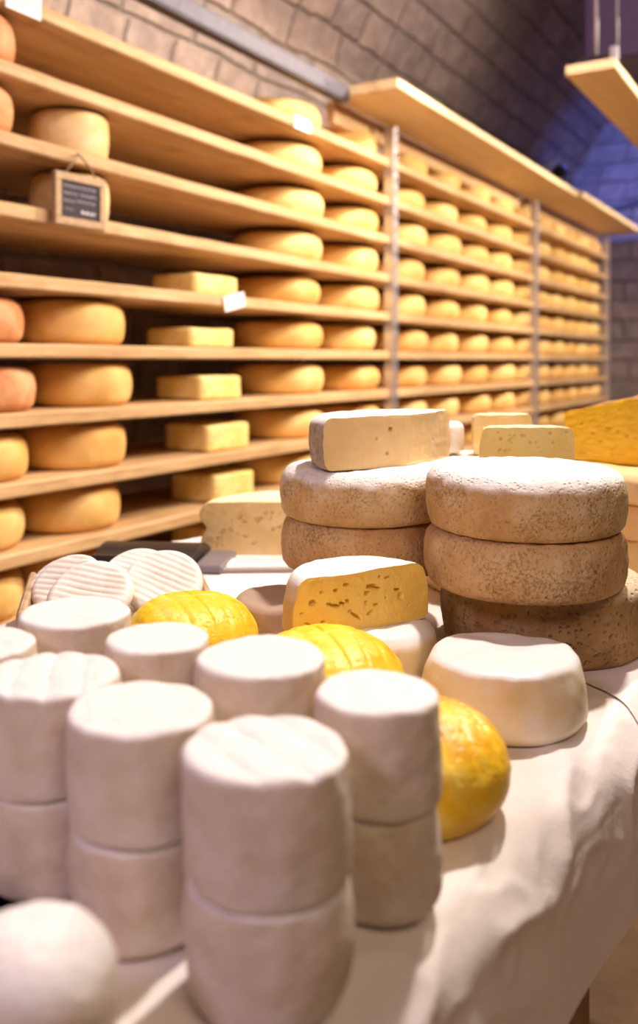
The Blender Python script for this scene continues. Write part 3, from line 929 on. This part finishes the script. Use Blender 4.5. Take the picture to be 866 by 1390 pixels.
def holes(n, R, H, seed, smin, smax, flat=.5, dp=.004, zr=(.15, .85)):
    rs = random.Random(seed); out = []
    for _ in range(n):
        s = rs.uniform(smin, smax)
        out.append((rs.uniform(.05, .92)*R, rs.uniform(*zr)*H, s, s*flat*rs.uniform(.7, 1.2), dp, rs.uniform(-.35, .35)))
    return out
wd = lambda seed, H, amp=.004: wob(amp, 14, seed, H, fine=.001, ffreq=90)
wedge('half_cream_cheese', .118, 1.145, tz1+.001, prof(.128, .066, .009, .012, .003, nt=8, ns=14, nb=8), 58, 210, M['rind_grey'], M['paste_cream'],
      'half cream coloured cheese with white rind on top of the left tomme stack', 'cheese',
      holes=[(.07, .028, .0016, .0016, .004, 0)], holes2=[(.030, .049, .0036, .0026, .006, 0), (.036, .018, .002, .002, .004, 0), (.052, .038, .0016, .0012, .003, 0)], disp=wd(1, .066, .003), rough=.0005)
# reblochon like half on small white cheese
o = lathe('small_white_cheese', prof(.0745, .058, .012, .018, .003, nt=10, ns=12), M['white_round'], None, 100, wob(.004, 18, 61, .058, fine=.001))
o.location = P(.052, .972, TZ+.0004); o.rotation_euler = rz(0)
tag(o, 'small pale rounded cheese under the golden half cheese', 'cheese')
hh = [(-.1, 0, 1, 1, 0, 0)]
R_ = .086
cutL = [(.062, .037, .0045, .0028, .006, .1), (.043, .033, .0030, .0014, .004, 0), (.035, .030, .0060, .0018, .007, .25), (.026, .031, .0045, .0016, .006, .3), (.020, .033, .003, .0016, .005, .5),
        (.052, .046, .0025, .0012, .003, .2), (.035, .046, .003, .0014, .004, .2), (.022, .050, .004, .0013, .004, .1), (.068, .016, .004, .001, .003, .5), (.050, .016, .003, .0012, .004, .2),
        (.017, .022, .003, .0013, .003, 0), (.010, .016, .007, .0013, .005, .6), (.075, .028, .002, .001, .003, 0)]
cutR = [(.010, .044, .0062, .0026, .008, -.05), (.018, .041, .0045, .0015, .006, -.1), (.004, .038, .004, .0022, .005, .1), (.044, .036, .0042, .0014, .006, -.1), (.048, .029, .0034, .0034, .004, .3),
        (.016, .024, .0035, .0013, .004, 0), (.030, .051, .004, .001, .003, .1), (.008, .017, .004, .0018, .004, .4), (.028, .030, .0015, .0012, .003, 0), (.003, .028, .0015, .002, .003, .4),
        (.058, .018, .002, .001, .002, 0), (.020, .053, .002, .001, .003, 0)]
wedge('golden_half_cheese', .047, .926, TZ+.0585, prof(R_, .062, .008, .008, .004, R_*.88, nt=8, ns=14, nb=8), 31.5, 211.5, M['rind_gold'], M['paste_orange'],
      'golden half cheese with torn holes in its cut face, on the small pale cheese', 'cheese', holes=cutR, holes2=cutL, disp=wd(2, .062, .003), nface=(120, 84), rough=.0007)
# grey brown topped cheese behind the yellow round
o = lathe('grey_topped_cheese', prof(.055, .055, .010, .010, .002, nt=12, ns=12), M['grey_top'], None, 100, wob(.004, 18, 71, .055, fine=.001))
o.location = P(-.047, 1.072, TZ+.0004); o.rotation_euler = rz(0)
tag(o, 'round cheese with greyish brown top between the pale yellow round and the left tomme stack', 'cheese')

# large holey half wheel at the back
wedge('holey_half_wheel', -.035, 1.545, TZ, prof(.168, .092, .014, .014, .010, nt=8, ns=24, nb=8, waist=.014), -2, 178, M['rind_plain'], M['paste_pale'],
      'large pale half wheel with many small holes and white top, behind the black box', 'cheese',
      holes=holes(26, .16, .092, 5, .0018, .0042, .8, .006), holes2=holes(38, .16, .092, 6, .0016, .0038, .7, .005), disp=wd(3, .092), nface=(130, 70), rough=.0008)

# stack behind the right tommes
g = 'wheels of the stack behind the right tommes'
tomme(.272, 1.34, TZ, .117, .097, 'layer', 24, 'lower wheel of the stack hidden behind the right tommes', g, seg=90)
tomme(.272, 1.34, TZ+.097, .117, .097, 'rind_grey', 25, 'white topped wheel behind the right tommes carrying the yellow wedge', g, seg=90)
mz = TZ+.195
wedge('yellow_half_cheese', .293, 1.243, mz, prof(.066, .051, .006, .006, .002, .062, nt=6, ns=10, nb=6), -2, 178, M['rind_plain'], M['paste_yellow'],
      'light yellow half cheese with small holes just behind the white topped tomme', 'cheese',
      holes=holes(9, .06, .051, 11, .0012, .003, .6, .004, (.3, .9)), holes2=holes(12, .06, .051, 12, .0012, .003, .6, .004, (.3, .9)), disp=wd(4, .051, .002), nface=(80, 50))
wedge('pale_half_cheese', .286, 1.372, mz, prof(.047, .062, .006, .006, .002, nt=6, ns=10, nb=6), 10, 190, M['rind_plain'], M['paste_pale'],
      'pale yellow half cheese with tan rind standing behind the light yellow one', 'cheese', disp=wd(5, .062, .002), nface=(40, 30))
o = lathe('little_white_cheese', prof(.030, .048, .008, .010, .003, nt=6, ns=8), M['goat'], None, 60, wob(.002, 20, 81, .048))
o.location = P(.196, 1.392, mz+.001); tag(o, 'little white cheese peeking out behind the half cream cheese', 'cheese')
g = 'wheels of the stack at the right edge'
tomme(.532, 1.385, TZ, .126, .075, 'layer', 34, 'bottom wheel of the stack at the right edge', g, seg=90)
tomme(.53, 1.385, TZ+.075, .125, .053, 'layer', 35, 'middle wheel of the stack at the right edge', g, seg=90)
tomme(.53, 1.385, TZ+.128, .128, .050, 'layer', 36, 'top wheel of the stack at the right edge, under the deep yellow wedge', g, seg=90)
def sagN(q):
    rr = math.hypot(q.x, q.y); q.z *= .72+.28*min(1, rr/.16)+(.03*noise.noise(q*30) if q.z > .05 else 0); return q
wedge('deep_yellow_wedge', .405, 1.460, TZ+.1785, prof(.158, .108, .012, .012, .004, nt=10, ns=14, nb=8), -50, 14, M['rind_brown'], M['paste_deep'],
      'deep yellow cheese wedge with wrinkled brown rind at the right edge', 'cheese', holes=holes(16, .15, .10, 21, .0015, .0028, .8, .003), disp=wd(6, .108), sag=sagN, nface=(100, 60), rough=.0010)

# ridged discs on a tray
tr = empty('cheese_tray', P(-.262, 1.135, TZ+.0006), (0, 0, YAW+math.radians(14)))
tag(tr, 'shallow brown wooden tray holding the ridged white discs', 'tray')
MB().box(-.105, .11, -.105, .10, 0, .008, bev=.002).build('tray_base', M['tray'], tr)
for a in ((-.112, -.102, -.105, .10), (.107, .117, -.105, .10)):
    MB().box(a[0], a[1], a[2], a[3], 0, .052, bev=.003).build('side_rail', M['tray'], tr)
for a in ((-.102, .107, -.105, -.096), (-.102, .107, .091, .10)):
    MB().box(a[0], a[1], a[2], a[3], .0, .022, bev=.003).build('end_rail', M['tray'], tr)
def disc(r, d, z, R, phi, lean, spin, seed, label, H=.019):
    o = lathe('ridged_disc_cheese', [(a, b-H/2) for a, b in prof(R, H, .007, .008, .002, nt=26, ns=5, nb=4)], M['fan'], None, 110, None)
    me = o.data
    for vtx in me.vertices:
        p = vtx.co; s = 1 if p.z > 0 else -1
        w = max(0, min(1, (R-math.hypot(p.x, p.y))/.006+.25)) if abs(p.z) > H*.25 else 0
        t = p.x*math.sin(spin)+p.y*math.cos(spin)+.0012*noise.noise(Vector((p.x*40, p.y*40, seed)))
        p.z += s*w*.0008*(abs(math.sin(PI*t/.0088))**.7*2-1.4)
        p += noise.noise_vector(p*18+Vector((seed, 0, 0)))*.0022
    o.location = P(r, d, z)
    o.rotation_euler = (math.radians(phi), math.radians(lean), YAW)
    return tag(o, label, 'cheese', 'ridged white disc cheeses on the tray')
fz = TZ+.022
# flat ones lying underneath
disc(-.305, 1.10, fz+.0005, .045, 0, 0, .3, 1, 'ridged white disc lying flat in the tray under the left leaning discs')
disc(-.205, 1.13, fz+.0005, .045, 0, 0, .3, 2, 'ridged white disc lying flat in the tray under the right leaning discs')
disc(-.334, 1.155, TZ+.049, .0445, 34, -16, .35, 3, 'ridged white disc at the far left, rearmost of the three leaning together')
disc(-.318, 1.118, TZ+.057, .0445, 34, -12, .35, 4, 'ridged white disc between the two others leaning at the left of the tray')
disc(-.278, 1.074, TZ+.055, .0500, 34, -3, .28, 5, 'ridged white disc at the left of the tray, front one of the leaning three')
disc(-.240, 1.178, TZ+.051, .0480, 34, 4, .28, 6, 'ridged white disc at the rear centre of the tray')
disc(-.196, 1.115, TZ+.060, .0480, 36, 6, .35, 7, 'ridged white disc at the right end of the tray')

# black box and grey board
bx = empty('black_scale', P(-.25, 1.50, TZ+.001), (0, 0, YAW+math.radians(-6)))
tag(bx, 'flat black box with sloping grey plate lying between the tray and the holey half wheel', 'scale')
mb = MB()
n = 12; sec = [(-.075, 0), (.075, 0), (.075, .012)]+[(.075-.150*i/n, .012+.022*math.sin(PI*min(1, (i/n)*1.25)*.8)) for i in range(1, n)]+[(-.075, .010)]
v = [(-.11, y-0.02, z) for y, z in sec]+[(.055, y-.02, z) for y, z in sec]; m = len(sec)
f = [tuple(range(m)), tuple(m+i for i in range(m))[::-1]]+[(i, m+i, m+(i+1) % m, (i+1) % m) for i in range(m)]
mesh_obj('housing', v, [q[::-1] for q in f], M['black'], bx, False)
MB().box(.058, .105, -.085, .035, 0, .013, bev=.003).build('plate', M['grey_plastic'], bx)
gb = empty('paper_board', P(-.105, 1.452, TZ+.001), (0, 0, YAW+math.radians(3)))
tag(gb, 'flat grey board with printed white sheet in front of the holey half wheel', 'board')
MB().box(-.075, .12, -.036, .045, 0, .006, bev=.001).build('board', M['board'], gb)
sh = MB().box(-.045, .11, -.026, .038, .0062, .0068).build('sheet', M['paper'], gb)
mb = MB()
for i in range(8):
    mb.box(-.035, .10-.02*(i % 3), -.020+.007*i, -.0185+.007*i, .0068, .0070)
mb.build('print_line', M['ink'], sh)

# ------------------------------------------------------------------ lights: warm spots on the vault, mauve and blue show lights, plus added soft fills
def spot(loc, target, power, col, size=60, blend=.5, rad=.05):
    l = bpy.data.lights.new('spot', 'SPOT'); l.energy = power; l.color = col
    l.spot_size = math.radians(size); l.spot_blend = blend; l.shadow_soft_size = rad
    o = bpy.data.objects.new('spot_lamp', l); C.objects.link(o)
    o.location = loc; o.rotation_euler = (Vector(target)-Vector(loc)).to_track_quat('-Z', 'Y').to_euler()
    return o
def area(loc, target, power, col, sx, sy):
    l = bpy.data.lights.new('area', 'AREA'); l.energy = power; l.color = col; l.shape = 'RECTANGLE'; l.size = sx; l.size_y = sy
    o = bpy.data.objects.new('area_light', l); C.objects.link(o)
    o.location = loc; o.rotation_euler = (Vector(target)-Vector(loc)).to_track_quat('-Z', 'Y').to_euler()
    return o
WARM = (1.0, .85, .66)
key = P(.55, 1.50, 1.70)
spot(key, P(.02, .88, -.3), 205, (1.0, .91, .82), 85, .6, .05)
spot((-.35, 3.35, 2.62), (SX, 1.9, 1.2), 190, WARM, 95, .6, .035)
spot((.3, 2.7, 2.40), (SX, 2.6, 1.3), 85, WARM, 85, .6, .04)
spot((.3, 4.6, 2.38), (SX, 3.9, 1.5), 235, WARM, 90, .6, .04)
spot((.3, 6.2, 2.38), (SX, 5.9, 1.5), 235, WARM, 95, .6, .04)
area(P(-.9, -.5, .9), P(-.05, .7, -.25), 9, (.92, .68, .98), .35, .35)
area(P(.6, -.9, 1.5), P(.1, 1.0, -.2), 16, (1.0, .77, .54), .9, .6)  # added warm front fill behind the camera, not a lamp of the cellar
area((.6, 2.0, 3.2), (-1.8, 3.6, 3.3), 125, (1.0, .84, .80), 1.2, .6)  # added soft fill to brighten the vault stone, no fitting belongs to it
spot((-1.46, 5.33, CZ+1.15), (-1.15, 7.5, CZ+1.3), 330, (.12, .20, 1.0), 76, 1, .03)
spot((-.7, 6.7, CZ+1.0), (-1.2, 7.5, CZ+.9), 20, (.6, .52, 1.0), 130, .8, .1)

wd_ = bpy.data.worlds.new('World'); bpy.context.scene.world = wd_; wd_.use_nodes = True
bg = wd_.node_tree.nodes.get('Background') or wd_.node_tree.nodes.new('ShaderNodeBackground')
bg.inputs[0].default_value = (.25, .2, .3, 1); bg.inputs[1].default_value = .3

# ------------------------------------------------------------------ camera
cam = bpy.data.cameras.new('camera'); co = bpy.data.objects.new('camera', cam); C.objects.link(co)
cam.sensor_fit = 'HORIZONTAL'; cam.sensor_width = 24; cam.lens = 24*1200/866
cam.shift_y = -(695-490)/866
cam.clip_start = .02
co.location = (0, 0, CZ); co.rotation_euler = (PI/2, 0, YAW)
cam.dof.use_dof = True; cam.dof.focus_distance = .97; cam.dof.aperture_fstop = 3.6
sc = bpy.context.scene
sc.camera = co
sc.view_settings.view_transform = 'Standard'; sc.view_settings.look = 'None'
sc.view_settings.gamma = 1; sc.view_settings.use_curve_mapping = False
sc.view_settings.exposure = 0.0
